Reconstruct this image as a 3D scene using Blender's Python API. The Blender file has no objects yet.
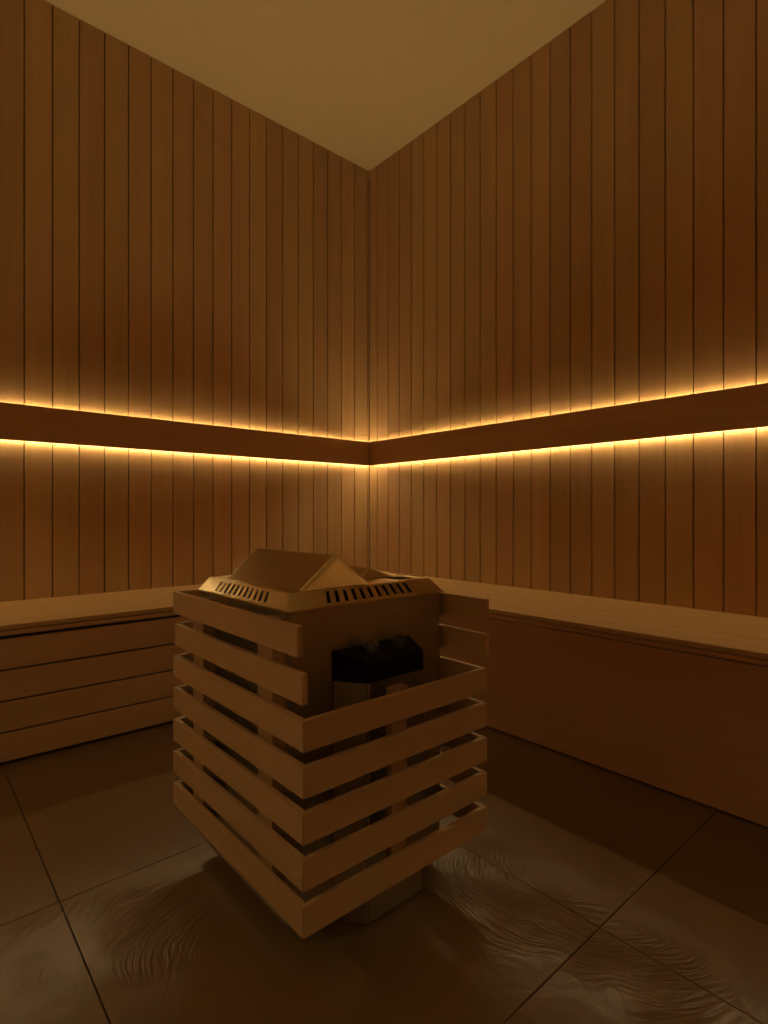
import bpy, bmesh, math, random
from mathutils import Vector, Matrix
random.seed(4)
S = bpy.context.scene
C = S.collection

# ------------------------------------------------------------------ sizes (metres)
EYE = 0.81
DX, DY = 2.2495, 2.7038            # inner faces of the two panelled walls
NX, NY = -0.60, -1.20              # inner faces of the two walls behind the viewpoint
HC = EYE + 2.158                   # ceiling

# ------------------------------------------------------------------ materials
def new_mat(name):
    m = bpy.data.materials.new(name); m.use_nodes = True
    nt = m.node_tree
    return m, nt, nt.nodes['Principled BSDF']

def N(nt, kind, **kw):
    n = nt.nodes.new(kind)
    for k, v in kw.items():
        if k in n.inputs: n.inputs[k].default_value = v
        else: setattr(n, k, v)
    return n

def wood(name, light, dark, axis='z', rough=0.5, vary=0.16, grain=1.0, spec=0.35):
    m, nt, p = new_mat(name); L = nt.links.new
    tc = N(nt, 'ShaderNodeTexCoord'); geo = N(nt, 'ShaderNodeNewGeometry')
    off = N(nt, 'ShaderNodeVectorMath', operation='MULTIPLY_ADD')
    comb = N(nt, 'ShaderNodeCombineXYZ')
    for i in range(3): L(geo.outputs['Random Per Island'], comb.inputs[i])
    L(comb.outputs[0], off.inputs[0]); off.inputs[1].default_value = (17.3, 9.1, 23.7)
    L(tc.outputs['Object'], off.inputs[2])
    mp = N(nt, 'ShaderNodeMapping')
    sc = {'x': (0.9, 22, 22), 'y': (22, 0.9, 22), 'z': (22, 22, 0.9)}[axis]
    mp.inputs['Scale'].default_value = [s * grain for s in sc]
    L(off.outputs[0], mp.inputs['Vector'])
    n1 = N(nt, 'ShaderNodeTexNoise', Scale=1.0, Detail=5.0, Roughness=0.6, Distortion=0.35)
    n2 = N(nt, 'ShaderNodeTexNoise', Scale=6.5, Detail=3.0, Roughness=0.65)
    L(mp.outputs[0], n1.inputs['Vector']); L(mp.outputs[0], n2.inputs['Vector'])
    mx = N(nt, 'ShaderNodeMath', operation='MULTIPLY_ADD'); L(n2.outputs['Fac'], mx.inputs[0]); mx.inputs[1].default_value = 0.45
    L(n1.outputs['Fac'], mx.inputs[2])
    r = N(nt, 'ShaderNodeMapRange'); r.inputs['From Min'].default_value = 0.42; r.inputs['From Max'].default_value = 1.0
    L(mx.outputs[0], r.inputs['Value'])
    mix = N(nt, 'ShaderNodeMix', data_type='RGBA')
    mix.inputs[6].default_value = (*dark, 1); mix.inputs[7].default_value = (*light, 1)
    L(r.outputs[0], mix.inputs[0])
    # each board a little different in depth and in redness
    wn = N(nt, 'ShaderNodeTexWhiteNoise', noise_dimensions='1D'); L(geo.outputs['Random Per Island'], wn.inputs['W'])
    sep = N(nt, 'ShaderNodeSeparateColor'); L(wn.outputs['Color'], sep.inputs[0])
    hsv = N(nt, 'ShaderNodeHueSaturation')
    mh = N(nt, 'ShaderNodeMapRange'); mh.inputs['To Min'].default_value = 0.5 - vary * 0.07; mh.inputs['To Max'].default_value = 0.5 + vary * 0.07
    mv = N(nt, 'ShaderNodeMapRange'); mv.inputs['To Min'].default_value = 1 - vary; mv.inputs['To Max'].default_value = 1 + vary
    L(sep.outputs[0], mh.inputs['Value']); L(sep.outputs[1], mv.inputs['Value'])
    L(mh.outputs[0], hsv.inputs['Hue']); L(mv.outputs[0], hsv.inputs['Value']); L(mix.outputs[2], hsv.inputs['Color'])
    L(hsv.outputs[0], p.inputs['Base Color'])
    p.inputs['Roughness'].default_value = rough
    p.inputs['Specular IOR Level'].default_value = spec
    b = N(nt, 'ShaderNodeBump', Strength=0.12, Distance=0.002); L(mx.outputs[0], b.inputs['Height'])
    L(b.outputs[0], p.inputs['Normal'])
    return m

def plain(name, col, rough=0.5, metal=0.0, noise=0.0, spec=0.5):
    m, nt, p = new_mat(name); L = nt.links.new
    p.inputs['Roughness'].default_value = rough; p.inputs['Metallic'].default_value = metal
    p.inputs['Specular IOR Level'].default_value = spec
    tc = N(nt, 'ShaderNodeTexCoord')
    n = N(nt, 'ShaderNodeTexNoise', Scale=9.0, Detail=4.0); L(tc.outputs['Object'], n.inputs['Vector'])
    mix = N(nt, 'ShaderNodeMix', data_type='RGBA')
    mix.inputs[6].default_value = (*[c * (1 - noise) for c in col], 1); mix.inputs[7].default_value = (*[c * (1 + noise) for c in col], 1)
    L(n.outputs['Fac'], mix.inputs[0]); L(mix.outputs[2], p.inputs['Base Color'])
    return m

WL, WD = (0.46, 0.285, 0.138), (0.38, 0.226, 0.104)
M_wall = wood('cedar_boards', WL, WD, 'z', 0.5, 0.085)
M_wx = wood('cedar_grain_x', (0.43, 0.25, 0.115), (0.36, 0.20, 0.085), 'x', 0.45, 0.08)
M_wy = wood('cedar_grain_y', (0.40, 0.212, 0.095), (0.335, 0.17, 0.074), 'y', 0.45, 0.08)
M_bx = wood('bench_top_grain_x', (0.40, 0.245, 0.10), (0.34, 0.20, 0.076), 'x', 0.4, 0.05)
M_by = wood('bench_top_grain_y', (0.40, 0.245, 0.10), (0.34, 0.20, 0.076), 'y', 0.4, 0.05)
M_gx = wood('guard_grain_x', (0.40, 0.235, 0.11), (0.345, 0.195, 0.088), 'x', 0.42, 0.05)
M_gy = wood('guard_grain_y', (0.40, 0.235, 0.11), (0.345, 0.195, 0.088), 'y', 0.42, 0.05)
M_gz_shade = wood('guard_grain_z_shaded', (0.27, 0.155, 0.07), (0.22, 0.122, 0.053), 'z', 0.42, 0.05)  # battens share the slat wood; their shade is put into this darker colour
M_band = wood('rail_board_dark', (0.54, 0.345, 0.20), (0.46, 0.285, 0.16), 'x', 0.5, 0.05)
M_bandy = wood('rail_board_dark_y', (0.54, 0.345, 0.20), (0.46, 0.285, 0.16), 'y', 0.5, 0.05)
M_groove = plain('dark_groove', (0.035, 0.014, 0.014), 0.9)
M_backing = plain('backing_boards', (0.03, 0.014, 0.014), 0.9)
M_ceil = plain('ceiling_paint', (0.60, 0.472, 0.28), 0.8, noise=0.02)
M_black = plain('black_plastic', (0.003, 0.003, 0.0035), 0.35, noise=0.1, spec=0.15)
M_knob = plain('black_gloss_plastic', (0.03, 0.03, 0.028), 0.14, noise=0.1, spec=0.9)
M_hood_shade = plain('hood_inner_shade', (0.02, 0.018, 0.016), 0.8)  # near-black colour standing for the shade inside the hood

def steel(name, col, rough):
    m, nt, p = new_mat(name); L = nt.links.new
    tc = N(nt, 'ShaderNodeTexCoord'); mp = N(nt, 'ShaderNodeMapping'); mp.inputs['Scale'].default_value = (3, 3, 160)
    L(tc.outputs['Object'], mp.inputs[0])
    n = N(nt, 'ShaderNodeTexNoise', Scale=2.0, Detail=3.0); L(mp.outputs[0], n.inputs['Vector'])
    r = N(nt, 'ShaderNodeMapRange'); r.inputs['To Min'].default_value = rough - 0.01; r.inputs['To Max'].default_value = rough + 0.01
    L(n.outputs['Fac'], r.inputs['Value']); L(r.outputs[0], p.inputs['Roughness'])
    p.inputs['Base Color'].default_value = (*col, 1); p.inputs['Metallic'].default_value = 1.0
    return m
M_steel = steel('brushed_steel', (0.43, 0.36, 0.245), 0.34)
M_hood = steel('satin_steel_hood', (0.68, 0.58, 0.37), 0.24)

def led(name, strength, col=(1.0, 0.78, 0.37, 1)):
    m, nt, p = new_mat(name)
    nt.nodes.remove(p)
    e = N(nt, 'ShaderNodeEmission'); e.inputs['Color'].default_value = col; e.inputs['Strength'].default_value = strength
    nt.links.new(e.outputs[0], nt.nodes['Material Output'].inputs['Surface'])
    return m
M_led = led('warm_led', 45.0)
M_fill_side = led('unseen_fill_side', 50.0)  # stronger fill for the added rail on the back wall
M_fill_dim = led('unseen_fill_dim', 25.0)  # weaker fill for the added rail on the front wall

def floor_mat():
    m, nt, p = new_mat('polished_stone_tile'); L = nt.links.new
    tc = N(nt, 'ShaderNodeTexCoord'); geo = N(nt, 'ShaderNodeNewGeometry')
    n1 = N(nt, 'ShaderNodeTexNoise', Scale=2.2, Detail=6.0, Roughness=0.6); L(tc.outputs['Object'], n1.inputs['Vector'])
    mix = N(nt, 'ShaderNodeMix', data_type='RGBA')
    mix.inputs[6].default_value = (0.10, 0.055, 0.023, 1); mix.inputs[7].default_value = (0.13, 0.074, 0.031, 1)
    L(n1.outputs['Fac'], mix.inputs[0]); L(mix.outputs[2], p.inputs['Base Color'])
    # arcs left by a trowel: rings around scattered centres
    wp = N(nt, 'ShaderNodeTexNoise', Scale=3.0, Detail=2.0); L(tc.outputs['Object'], wp.inputs['Vector'])
    ad = N(nt, 'ShaderNodeVectorMath', operation='MULTIPLY_ADD'); L(wp.outputs['Color'], ad.inputs[0]); ad.inputs[1].default_value = (0.25, 0.25, 0); L(tc.outputs['Object'], ad.inputs[2])
    # sweep centres: the strokes left of the heater swing round one point, those on its right round another
    s0 = N(nt, 'ShaderNodeSeparateXYZ'); L(tc.outputs['Object'], s0.inputs[0])
    gt = N(nt, 'ShaderNodeMath', operation='GREATER_THAN'); L(s0.outputs[0], gt.inputs[0]); gt.inputs[1].default_value = 0.65
    cm = N(nt, 'ShaderNodeMix', data_type='VECTOR'); L(gt.outputs[0], cm.inputs[0])
    cm.inputs[4].default_value = (0.72, 0.96, 0); cm.inputs[5].default_value = (1.28, 0.78, 0)
    df = N(nt, 'ShaderNodeVectorMath', operation='SUBTRACT'); L(ad.outputs[0], df.inputs[0]); L(cm.outputs[1], df.inputs[1])
    vo = N(nt, 'ShaderNodeVectorMath', operation='LENGTH'); L(df.outputs[0], vo.inputs[0])
    sx = N(nt, 'ShaderNodeSeparateXYZ'); L(df.outputs[0], sx.inputs[0])
    an = N(nt, 'ShaderNodeMath', operation='ARCTAN2'); L(sx.outputs[0], an.inputs[0]); L(sx.outputs[1], an.inputs[1])
    a2 = N(nt, 'ShaderNodeMath', operation='MULTIPLY'); L(an.outputs[0], a2.inputs[0]); a2.inputs[1].default_value = 3.5
    mu = N(nt, 'ShaderNodeMath', operation='MULTIPLY'); L(vo.outputs['Value'], mu.inputs[0]); mu.inputs[1].default_value = 150.0
    cb = N(nt, 'ShaderNodeCombineXYZ'); L(mu.outputs[0], cb.inputs[0]); L(a2.outputs[0], cb.inputs[1])
    sn = N(nt, 'ShaderNodeTexNoise', Scale=1.0, Detail=2.0, Roughness=0.5); L(cb.outputs[0], sn.inputs['Vector'])
    ms = N(nt, 'ShaderNodeTexNoise', Scale=3.2, Detail=3.0); L(tc.outputs['Object'], ms.inputs['Vector'])
    mr = N(nt, 'ShaderNodeMapRange'); mr.inputs['From Min'].default_value = 0.38; mr.inputs['From Max'].default_value = 0.52; L(ms.outputs['Fac'], mr.inputs['Value'])
    # the worn, scuffed patches lie where they lie: one left of the heater, two on its right
    acc = None
    for (px, py, rad) in ((0.36, 1.13, 0.17), (0.22, 1.20, 0.12), (0.98, 0.82, 0.16), (0.95, 0.60, 0.17), (0.96, 0.42, 0.16)):
        dn = N(nt, 'ShaderNodeVectorMath', operation='DISTANCE'); L(tc.outputs['Object'], dn.inputs[0]); dn.inputs[1].default_value = (px, py, 0)
        mm = N(nt, 'ShaderNodeMapRange', interpolation_type='SMOOTHSTEP')
        mm.inputs['From Min'].default_value = rad; mm.inputs['From Max'].default_value = rad * 0.4
        L(dn.outputs['Value'], mm.inputs['Value'])
        if acc is None: acc = mm.outputs[0]
        else:
            mxx = N(nt, 'ShaderNodeMath', operation='MAXIMUM'); L(acc, mxx.inputs[0]); L(mm.outputs[0], mxx.inputs[1]); acc = mxx.outputs[0]
    pm = N(nt, 'ShaderNodeMath', operation='MULTIPLY_ADD'); L(acc, pm.inputs[0]); pm.inputs[1].default_value = 1.0; pm.inputs[2].default_value = 0.07
    mq = N(nt, 'ShaderNodeMath', operation='MULTIPLY'); L(pm.outputs[0], mq.inputs[0]); L(mr.outputs[0], mq.inputs[1])
    am = N(nt, 'ShaderNodeMath', operation='MULTIPLY'); L(sn.outputs[0], am.inputs[0]); L(mq.outputs[0], am.inputs[1])
    b1 = N(nt, 'ShaderNodeBump', Strength=1.0, Distance=0.0055); L(am.outputs[0], b1.inputs['Height'])
    n3 = N(nt, 'ShaderNodeTexNoise', Scale=14.0, Detail=5.0, Roughness=0.6, Distortion=1.0); L(tc.outputs['Object'], n3.inputs['Vector'])
    b2 = N(nt, 'ShaderNodeBump', Strength=0.10, Distance=0.01); L(n3.outputs['Fac'], b2.inputs['Height']); L(b1.outputs[0], b2.inputs['Normal'])
    L(b2.outputs[0], p.inputs['Normal'])
    rr = N(nt, 'ShaderNodeMapRange'); rr.inputs['To Min'].default_value = 0.20; rr.inputs['To Max'].default_value = 0.27; p.inputs['Specular IOR Level'].default_value = 0.24
    L(n1.outputs['Fac'], rr.inputs['Value']); L(rr.outputs[0], p.inputs['Roughness'])
    return m
M_floor = floor_mat()

# ------------------------------------------------------------------ mesh helpers
def link(name, bm, mats, parent=None, origin=(0, 0, 0), smooth=False):
    bmesh.ops.recalc_face_normals(bm, faces=bm.faces)
    me = bpy.data.meshes.new(name)
    if parent is None and tuple(origin) != (0, 0, 0):
        bmesh.ops.translate(bm, verts=bm.verts, vec=[-c for c in origin])
    bm.to_mesh(me); bm.free()
    for m in (mats if isinstance(mats, (list, tuple)) else [mats]): me.materials.append(m)
    if smooth:
        for f in me.polygons: f.use_smooth = True
    o = bpy.data.objects.new(name, me); C.objects.link(o)
    if parent is not None:
        o.parent = parent
        base = root_loc(parent)
        me.transform(Matrix.Translation(-Vector(base)))
    else: o.location = origin
    return o

def root_loc(o):
    v = Vector((0, 0, 0))
    while o is not None: v += o.location; o = o.parent
    return v

def prism(bm, pts, z0, z1, mat=0, top=None):
    """vertical prism over footprint pts; top: optional list of z per vertex"""
    a = [bm.verts.new((x, y, z0)) for x, y in pts]
    b = [bm.verts.new((x, y, (top[i] if top else z1))) for i, (x, y) in enumerate(pts)]
    n = len(pts); fs = [bm.faces.new(a[::-1]), bm.faces.new(b)]
    for i in range(n): fs.append(bm.faces.new((a[i], a[(i + 1) % n], b[(i + 1) % n], b[i])))
    for f in fs: f.material_index = mat
    return a + b

def box(bm, x0, x1, y0, y1, z0, z1, mat=0, bev=0.0, seg=1):
    vs = prism(bm, [(x0, y0), (x1, y0), (x1, y1), (x0, y1)], z0, z1, mat)
    if bev:
        es = list({e for v in vs for e in v.link_edges})
        bmesh.ops.bevel(bm, geom=es, offset=bev, segments=seg, affect='EDGES', profile=0.5)

def empty(name, loc, label, cat, group=None):
    o = bpy.data.objects.new(name, None); C.objects.link(o); o.location = loc; o.empty_display_size = 0.1
    o['label'] = label; o['category'] = cat
    if group: o['group'] = group
    return o

def struct(o): o['kind'] = 'structure'; return o

# ------------------------------------------------------------------ shell: boarded walls
PITCH = 0.1018; GAP = 0.0042; CH = 0.0018; BT = 0.014
def boarded(name, along, plane, lo, hi, seam0, pitch, outward):
    """vertical boards on the wall whose face is at coordinate `plane`"""
    bm = bmesh.new()
    k = math.floor((lo - seam0) / pitch); edges = [lo]
    while True:
        s = seam0 + pitch * k
        if s > hi - 0.006: break
        if s > lo + 0.006: edges.append(s)
        k += 1
    edges.append(hi)
    z0, z1 = 0.0, HC
    for a, b in zip(edges[:-1], edges[1:]):
        a2, b2 = a + GAP / 2, b - GAP / 2
        prof = [(a2, BT), (a2, CH), (a2 + CH, 0), (b2 - CH, 0), (b2, CH), (b2, BT)]
        if along == 'x': pts = [(u, plane + outward * v) for u, v in prof]
        else: pts = [(plane + outward * v, u) for u, v in prof]
        prism(bm, pts, z0, z1, 0)
    p0, p1 = sorted((plane + outward * 0.010, plane + outward * 0.06))
    if along == 'x': box(bm, lo, hi, p0, p1, z0, z1, 1)
    else: box(bm, p0, p1, lo, hi, z0, z1, 1)
    return struct(link(name, bm, [M_wall, M_backing]))

boarded('wall_left', 'x', DY, NX, DX, 0.397, 0.10205, 1)
boarded('wall_right', 'y', DX, NY, DY, 0.599, 0.1014, 1)
boarded('wall_front', 'x', NY, NX, DX, 0.30, 0.102, -1)
boarded('wall_back', 'y', NX, NY, DY, 0.30, 0.102, -1)

bm = bmesh.new(); box(bm, NX - .06, DX + .06, NY - .06, DY + .06, HC, HC + .08)
struct(link('ceiling', bm, M_ceil))

bm = bmesh.new()
T = 0.7765; g = 0.0011
x = 0.255 - 2 * T
while x < DX:
    y = 0.537 - 2 * T
    while y < DY:
        x0, x1, y0, y1 = max(x + g, NX), min(x + T - g, DX), max(y + g, NY), min(y + T - g, DY)
        if x1 - x0 > .01 and y1 - y0 > .01: box(bm, x0, x1, y0, y1, -0.012, 0.0, 0, 0.0006)
        y += T
    x += T
box(bm, NX - .06, DX + .06, NY - .06, DY + .06, -0.06, -0.004, 1)
struct(link('floor', bm, [M_floor, M_groove]))

# ------------------------------------------------------------------ light rails with hidden LED strips, two unseen ones added as fill
RT, RB, RO, RK = EYE + .4361, EYE + .2902, .05, .018

def rail(along, lo, hi, plane, mat, label, sg=1, ledm=None, RO=.05):
    ledm = ledm or M_led
    lo2, hi2 = lo, hi
    org = ((lo + hi) / 2, plane, RB) if along == 'x' else (plane, (lo + hi) / 2, RB)
    e = empty('light_rail', org, label, 'light rail', 'light rails running round the sauna walls')
    def bx(name, a, b, p, q, z0, z1, m, bev=0.0):
        bm = bmesh.new()
        if along == 'x': box(bm, a, b, *sorted((plane - sg * q, plane - sg * p)), z0, z1, 0, bev)
        else: box(bm, *sorted((plane - sg * q, plane - sg * p)), a, b, z0, z1, 0, bev)
        return link(name, bm, m, e)
    bx('fascia_board', lo, hi, RO - RK, RO, RB, RT, mat, 0.0012)
    bx('mounting_batten', lo2, hi2, 0.0002, RO - RK, RB + .010, RT - .010, mat)
    s = bx('led_strip', lo2, hi2, 0.003, 0.012, RT - .010, RT - .007, ledm); s['label'] = 'glowing warm white strip along the top of the rail'
    s = bx('led_strip', lo2, hi2, 0.003, 0.012, RB + .007, RB + .010, ledm); s['label'] = 'glowing warm white strip along the bottom of the rail'
rail('x', NX + .001, DX - .0002, DY, M_band, 'dark wooden board with warm light glowing above and below it, left of the corner')
rail('y', NY + .001, DY - RO - .0002, DX, M_bandy, 'dark wooden board with warm light glowing above and below it, right of the corner', RO=.045)
rail('y', NY + .001, DY - RO - .0002, NX, M_bandy, 'unseen rail added as fill light behind the viewpoint, facing the right wall', -1, M_fill_side)  # added out of view to fill the heater's left side and the room
rail('x', NX + RO + .0002, DX - RO - .0002, NY, M_band, 'unseen rail added as weaker fill light behind the viewpoint, facing the left wall', -1, M_fill_dim)  # added out of view as a softer fill on faces turned this way

# ------------------------------------------------------------------ benches
BH = EYE - .3612
LF, RF = DY - .5712, 1.6703
e = empty('sauna_bench', ((NX + DX) / 2, LF, 0), 'wooden sauna bench with open horizontal board front, under the left wall', 'bench', 'built in sauna benches')
n = 6; w = (DY - LF) / n
for i in range(n):
    bm = bmesh.new(); box(bm, NX, DX - .001, LF + i * w, LF + (i + 1) * w - (.0008 if i < n - 1 else .0005), BH - .016, BH, 0, .0008)
    link('seat_plank', bm, M_bx, e)
bm = bmesh.new(); box(bm, NX, RF - .002, LF + .001, LF + .02, BH - .034, BH - .019, 0, .0008); link('edge_strip', bm, M_wx, e)
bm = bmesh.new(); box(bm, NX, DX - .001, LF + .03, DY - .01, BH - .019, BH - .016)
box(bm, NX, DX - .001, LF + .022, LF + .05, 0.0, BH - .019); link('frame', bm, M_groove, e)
zt = BH - .045
for i in range(4):
    zb = EYE - (.505, .6045, .7045, .8005)[i]
    bm = bmesh.new(); box(bm, NX, RF - .002, LF, LF + .02, zb + .003, zt - .003 * (i > 0), 0, .001); link('front_board', bm, M_wx, e)
    zt = zb
e = empty('sauna_bench', (RF, (NY + LF) / 2, 0), 'wooden sauna bench with one tall plain front panel, under the right wall', 'bench', 'built in sauna benches')
w = (DX - RF) / n
for i in range(n):
    bm = bmesh.new(); box(bm, RF + i * w, RF + (i + 1) * w - (.0012 if i < n - 1 else .0005), NY, LF - .0008, BH - .016, BH, 0, .0008)
    link('seat_plank', bm, M_by, e)
bm = bmesh.new(); box(bm, RF + .001, RF + .02, NY, LF - .001, BH - .0325, BH - .0185, 0, .0008); link('edge_strip', bm, M_wy, e)
bm = bmesh.new(); box(bm, RF + .001, RF + .02, NY, LF - .001, 0.006, BH - .036, 0, .001); link('front_panel', bm, M_wy, e)
bm = bmesh.new(); box(bm, RF + .03, DX - .01, NY, LF - .001, BH - .019, BH - .016)
box(bm, RF + .022, RF + .05, NY, LF - .001, 0.0, BH - .019); link('frame', bm, M_groove, e)

# ------------------------------------------------------------------ heater
BX0, BX1, BY0, BY1 = .547, .966, .895, 1.290
HZ = EYE - .187                       # lower rim of the hood
TZ = EYE - .1545                      # flat top of the hood
heater = empty('sauna_heater', ((BX0 + BX1) / 2, (BY0 + BY1) / 2, 0), 'steel electric sauna heater with slotted hood and black control panel, standing inside the slatted guard', 'heater')
bm = bmesh.new(); box(bm, BX0, BX1, BY0, BY1, 0.030, HZ + .002)
bmesh.ops.bevel(bm, geom=[e for e in bm.edges if min(v.co.z for v in e.verts) < .1], offset=.007, segments=3, affect='EDGES')
for fx in (BX0 + .06, BX1 - .06):
    for fy in (BY0 + .08, BY1 - .06): bmesh.ops.create_cone(bm, cap_ends=True, segments=20, radius1=.018, radius2=.015, depth=.034, matrix=Matrix.Translation((fx, fy, .017)))
link('body', bm, M_steel, heater)

def hood():
    bm = bmesh.new()
    b = [Vector((.544, .893, HZ + .004)), Vector((.966, .893, HZ + .004)), Vector((.966, 1.292, HZ + .004)), Vector((.544, 1.292, HZ + .004))]
    ins = .021
    t = [Vector((.541 + ins, .892 + ins, TZ)), Vector((.964 - ins, .892 + ins, TZ)), Vector((.964 - ins, 1.293 - ins, TZ)), Vector((.541 + ins, 1.293 - ins, TZ))]
    def q(*p):
        f = bm.faces.new([bm.verts.new(v) for v in p]); return f
    for i in range(4):
        j = (i + 1) % 4
        B0, B1, T0, T1 = b[i], b[j], t[i], t[j]
        nrm = (B1 - B0).cross(T0 - B0).normalized()
        Lb = (B1 - B0).length
        P = lambda a, s: (B0 + (B1 - B0) * a).lerp(T0 + (T1 - T0) * a, s)
        # real cut slots: eleven, centred
        pitch = .0228 / Lb; half = .0044 / Lb
        cuts = [0.0]
        for k in range(-5, 6): cuts += [.5 + k * pitch - half, .5 + k * pitch + half]
        cuts.append(1.0)
        for k in range(len(cuts) - 1):
            a0, a1 = cuts[k], cuts[k + 1]
            if k % 2 == 0: q(P(a0, 0), P(a1, 0), P(a1, 1), P(a0, 1))
            else:
                s0, s1 = .13, .86
                q(P(a0, 0), P(a1, 0), P(a1, s0), P(a0, s0)); q(P(a0, s1), P(a1, s1), P(a1, 1), P(a0, 1))
                ring = [P(a0, s0), P(a1, s0), P(a1, s1), P(a0, s1)]
                inn = [v - nrm * .002 for v in ring]
                for u in range(4): q(ring[u], ring[(u + 1) % 4], inn[(u + 1) % 4], inn[u])
        # rolled lip under the sloping face
        def out(v, k, dz):   # offset in plan away from the hood centre at a corner, so the lip mitres
            sx = -1 if v.x < .75 else 1; sy = -1 if v.y < 1.09 else 1
            return v + Vector((sx * k, sy * k, dz))
        q(B0, B1, out(B1, .0035, -.0012), out(B0, .0035, -.0012))
        q(out(B0, .0035, -.0012), out(B1, .0035, -.0012), out(B1, .0035, -.0042), out(B0, .0035, -.0042))
        q(out(B0, .0035, -.0042), out(B1, .0035, -.0042), out(B1, -.006, -.0042), out(B0, -.006, -.0042))
    # flat top with an opening on the right
    ox0, ox1, oy0, oy1 = .862, .912, .932, .985
    X = [t[0].x, ox0, ox1, t[1].x]; Y = [t[0].y, oy0, oy1, t[2].y]
    for a in range(3):
        for c in range(3):
            if a == 1 and c == 1: continue
            q(Vector((X[a], Y[c], TZ)), Vector((X[a + 1], Y[c], TZ)), Vector((X[a + 1], Y[c + 1], TZ)), Vector((X[a], Y[c + 1], TZ)))
    dd = Vector((0, 0, -.012))
    rg = [Vector((ox0, oy0, TZ)), Vector((ox1, oy0, TZ)), Vector((ox1, oy1, TZ)), Vector((ox0, oy1, TZ))]
    for u in range(4): q(rg[u], rg[(u + 1) % 4], rg[(u + 1) % 4] + dd, rg[u] + dd)
    bmesh.ops.remove_doubles(bm, verts=bm.verts, dist=1e-5)
    return bm
hd = link('hood', hood(), M_hood, heater)
bm = bmesh.new(); box(bm, .57, .935, .92, 1.265, HZ, TZ - .014); link('hood_shade_block', bm, M_hood_shade, heater)  # dark block painted as shade so the hood slots read dark

def tent(x0, x1, y0, y1, xr, yr0, yr1, z0, zr, bev, seg=3):
    bm = bmesh.new()
    a = [bm.verts.new(v) for v in ((x0, y0, z0), (x1, y0, z0), (x1, y1, z0), (x0, y1, z0))]
    r0, r1 = bm.verts.new((xr, yr0, zr)), bm.verts.new((xr, yr1, zr))
    bm.faces.new((a[3], a[2], a[1], a[0])); bm.faces.new((a[0], a[1], r0)); bm.faces.new((a[2], a[3], r1))
    bm.faces.new((a[1], a[2], r1, r0)); bm.faces.new((a[3], a[0], r0, r1))
    es = [e for e in bm.edges if r0 in e.verts or r1 in e.verts]
    if bev: bmesh.ops.bevel(bm, geom=es, offset=bev, segments=seg, affect='EDGES', profile=0.6)
    return bm
o = link('steam_deflector', tent(.592, .772, .922, 1.245, .688, .932, 1.268, TZ + .0003, EYE - .0855, .012, 4), M_hood, heater, smooth=False)
o['label'] = 'raised tent-shaped plate on top of the heater'
link('vent_cover', tent(.795, .905, 1.00, 1.24, .845, 1.02, 1.22, TZ + .0003, TZ + .022, .004, 2), M_hood, heater)

fp = [(.6487, .8952), (.668, .8685), (.6915, .835), (.8436, .835), (.858, .8952)]
bm = bmesh.new(); prism(bm, fp, .003, EYE - .3345)
bmesh.ops.bevel(bm, geom=[e for e in bm.edges if abs(e.verts[0].co.z - e.verts[1].co.z) > .1 or max(v.co.z for v in e.verts) < .01], offset=.004, segments=2, affect='EDGES')
link('terminal_housing', bm, M_steel, heater)
fpb = [(.6475, .8952), (.667, .867), (.6905, .8335), (.8446, .8335), (.859, .8952)]
top = [EYE - .2735, EYE - .281, EYE - .2925, EYE - .2925, EYE - .2735]
bm = bmesh.new(); prism(bm, fpb, EYE - .3345, 0, top=top)
bmesh.ops.bevel(bm, geom=list(bm.edges), offset=.0018, segments=2, affect='EDGES')
panel = link('control_panel', bm, M_black, heater); panel['label'] = 'black sloping control panel with two round knobs'
for kx in (.724, .802):
    bm = bmesh.new()
    slope = math.atan2(.019, .06)
    bmesh.ops.create_cone(bm, cap_ends=True, segments=40, radius1=.0155, radius2=.0145, depth=.020)
    bmesh.ops.bevel(bm, geom=[e for e in bm.edges if all(v.co.z > 0 for v in e.verts)], offset=.0015, segments=2, affect='EDGES')
    bmesh.ops.create_cone(bm, cap_ends=True, segments=40, radius1=.019, radius2=.019, depth=.0016, matrix=Matrix.Translation((0, 0, -.0095)))
    for v in bm.verts: pass
    box(bm, -.0012, .0012, -.013, .002, .0095, .0112)
    bmesh.ops.transform(bm, verts=bm.verts, matrix=Matrix.Translation((kx, .864, EYE - .2735 - .031 * .019 / .06 + .0095)) @ Matrix.Rotation(slope, 4, 'X'))
    link('knob', bm, M_knob, panel)

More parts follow.
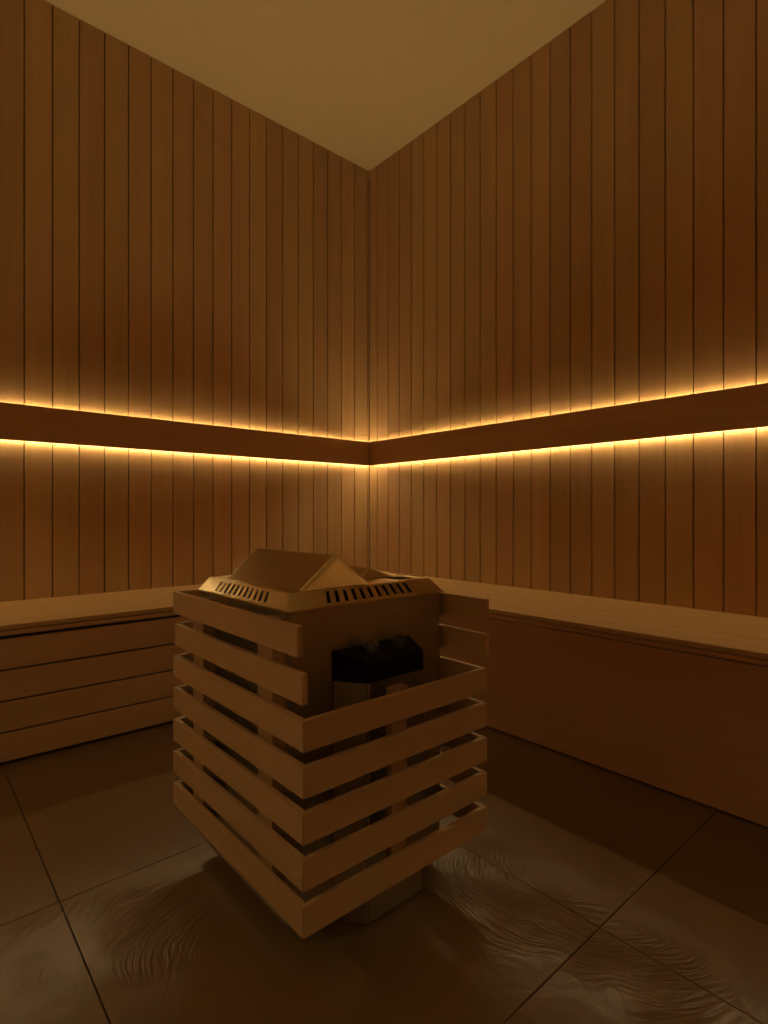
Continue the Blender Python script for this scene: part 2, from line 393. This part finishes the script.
# ------------------------------------------------------------------ slatted guard round the heater
GX0, GX1, GY0, GY1 = .5055, .9901, .7785, 1.3528
TH, SH, SP = .012, .0524, .0772
GT = EYE - .1923
guard = empty('heater_guard', ((GX0 + GX1) / 2, (GY0 + GY1) / 2, 0), 'square wooden guard of seven spaced slat rows surrounding the steel heater, upper front left open', 'guard')
def slat(pts, z1, m):
    bm = bmesh.new(); prism(bm, pts, z1 - SH, z1)
    bmesh.ops.bevel(bm, geom=list(bm.edges), offset=.0013, segments=2, affect='EDGES')
    link('slat', bm, m, guard)
for i in range(7):
    z1 = GT - i * SP
    a, b, c, d = GX0, GX1, GY0, GY1
    e_ = .00015
    full = i >= 2
    # left, right, back, front; the two short left slats end a little behind the corner
    cl, dl = {0: (c + .017, d), 1: (c + .003, d - .013)}.get(i, (c, d))
    slat([(a, cl), (a + TH, cl + (TH if full else 0)), (a + TH, dl - TH), (a, dl)], z1, M_gy)
    cr = c if full else c - .005
    slat([(b - TH, cr + (TH if full else 0)), (b, cr), (b, d), (b - TH, d - TH)], z1, M_gy)
    slat([(a + e_, d), (a + TH + e_, d - TH), (b - TH - e_, d - TH), (b - e_, d)], z1, M_gx)
    if full: slat([(a + e_, c), (b - e_, c), (b - TH - e_, c + TH), (a + TH + e_, c + TH)], z1, M_gx)
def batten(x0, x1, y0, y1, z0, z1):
    bm = bmesh.new(); box(bm, x0, x1, y0, y1, z0, z1, 0, .001); link('batten', bm, M_gz_shade, guard)
gb = GT - 6 * SP - SH
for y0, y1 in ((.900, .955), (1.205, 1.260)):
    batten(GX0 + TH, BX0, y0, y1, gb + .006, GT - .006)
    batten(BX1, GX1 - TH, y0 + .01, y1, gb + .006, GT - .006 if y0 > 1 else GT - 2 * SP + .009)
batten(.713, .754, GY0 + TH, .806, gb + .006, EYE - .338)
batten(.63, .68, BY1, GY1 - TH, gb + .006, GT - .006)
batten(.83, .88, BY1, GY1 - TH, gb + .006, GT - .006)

# ------------------------------------------------------------------ camera
cam = bpy.data.cameras.new('camera'); co = bpy.data.objects.new('camera', cam); C.objects.link(co)
co.location = (0, 0, EYE); co.rotation_euler = (math.radians(90), 0, math.radians(-41.28))
cam.sensor_fit = 'AUTO'; cam.sensor_width = 36; cam.lens = 36 * 555.5 / 1024; cam.shift_y = .3 / 1024
cam.clip_start = .02
S.camera = co

w = bpy.data.worlds.new('world'); S.world = w; w.use_nodes = True
w.node_tree.nodes['Background'].inputs[0].default_value = (.01, .008, .006, 1)
S.view_settings.view_transform = 'Standard'; S.view_settings.look = 'None'
S.view_settings.gamma = 1; S.view_settings.use_curve_mapping = False
S.view_settings.exposure = 0.10
S.cycles.max_bounces = 12; S.cycles.diffuse_bounces = 8; S.cycles.glossy_bounces = 4
S.cycles.use_denoising = True
S.cycles.sample_clamp_indirect = 4.0
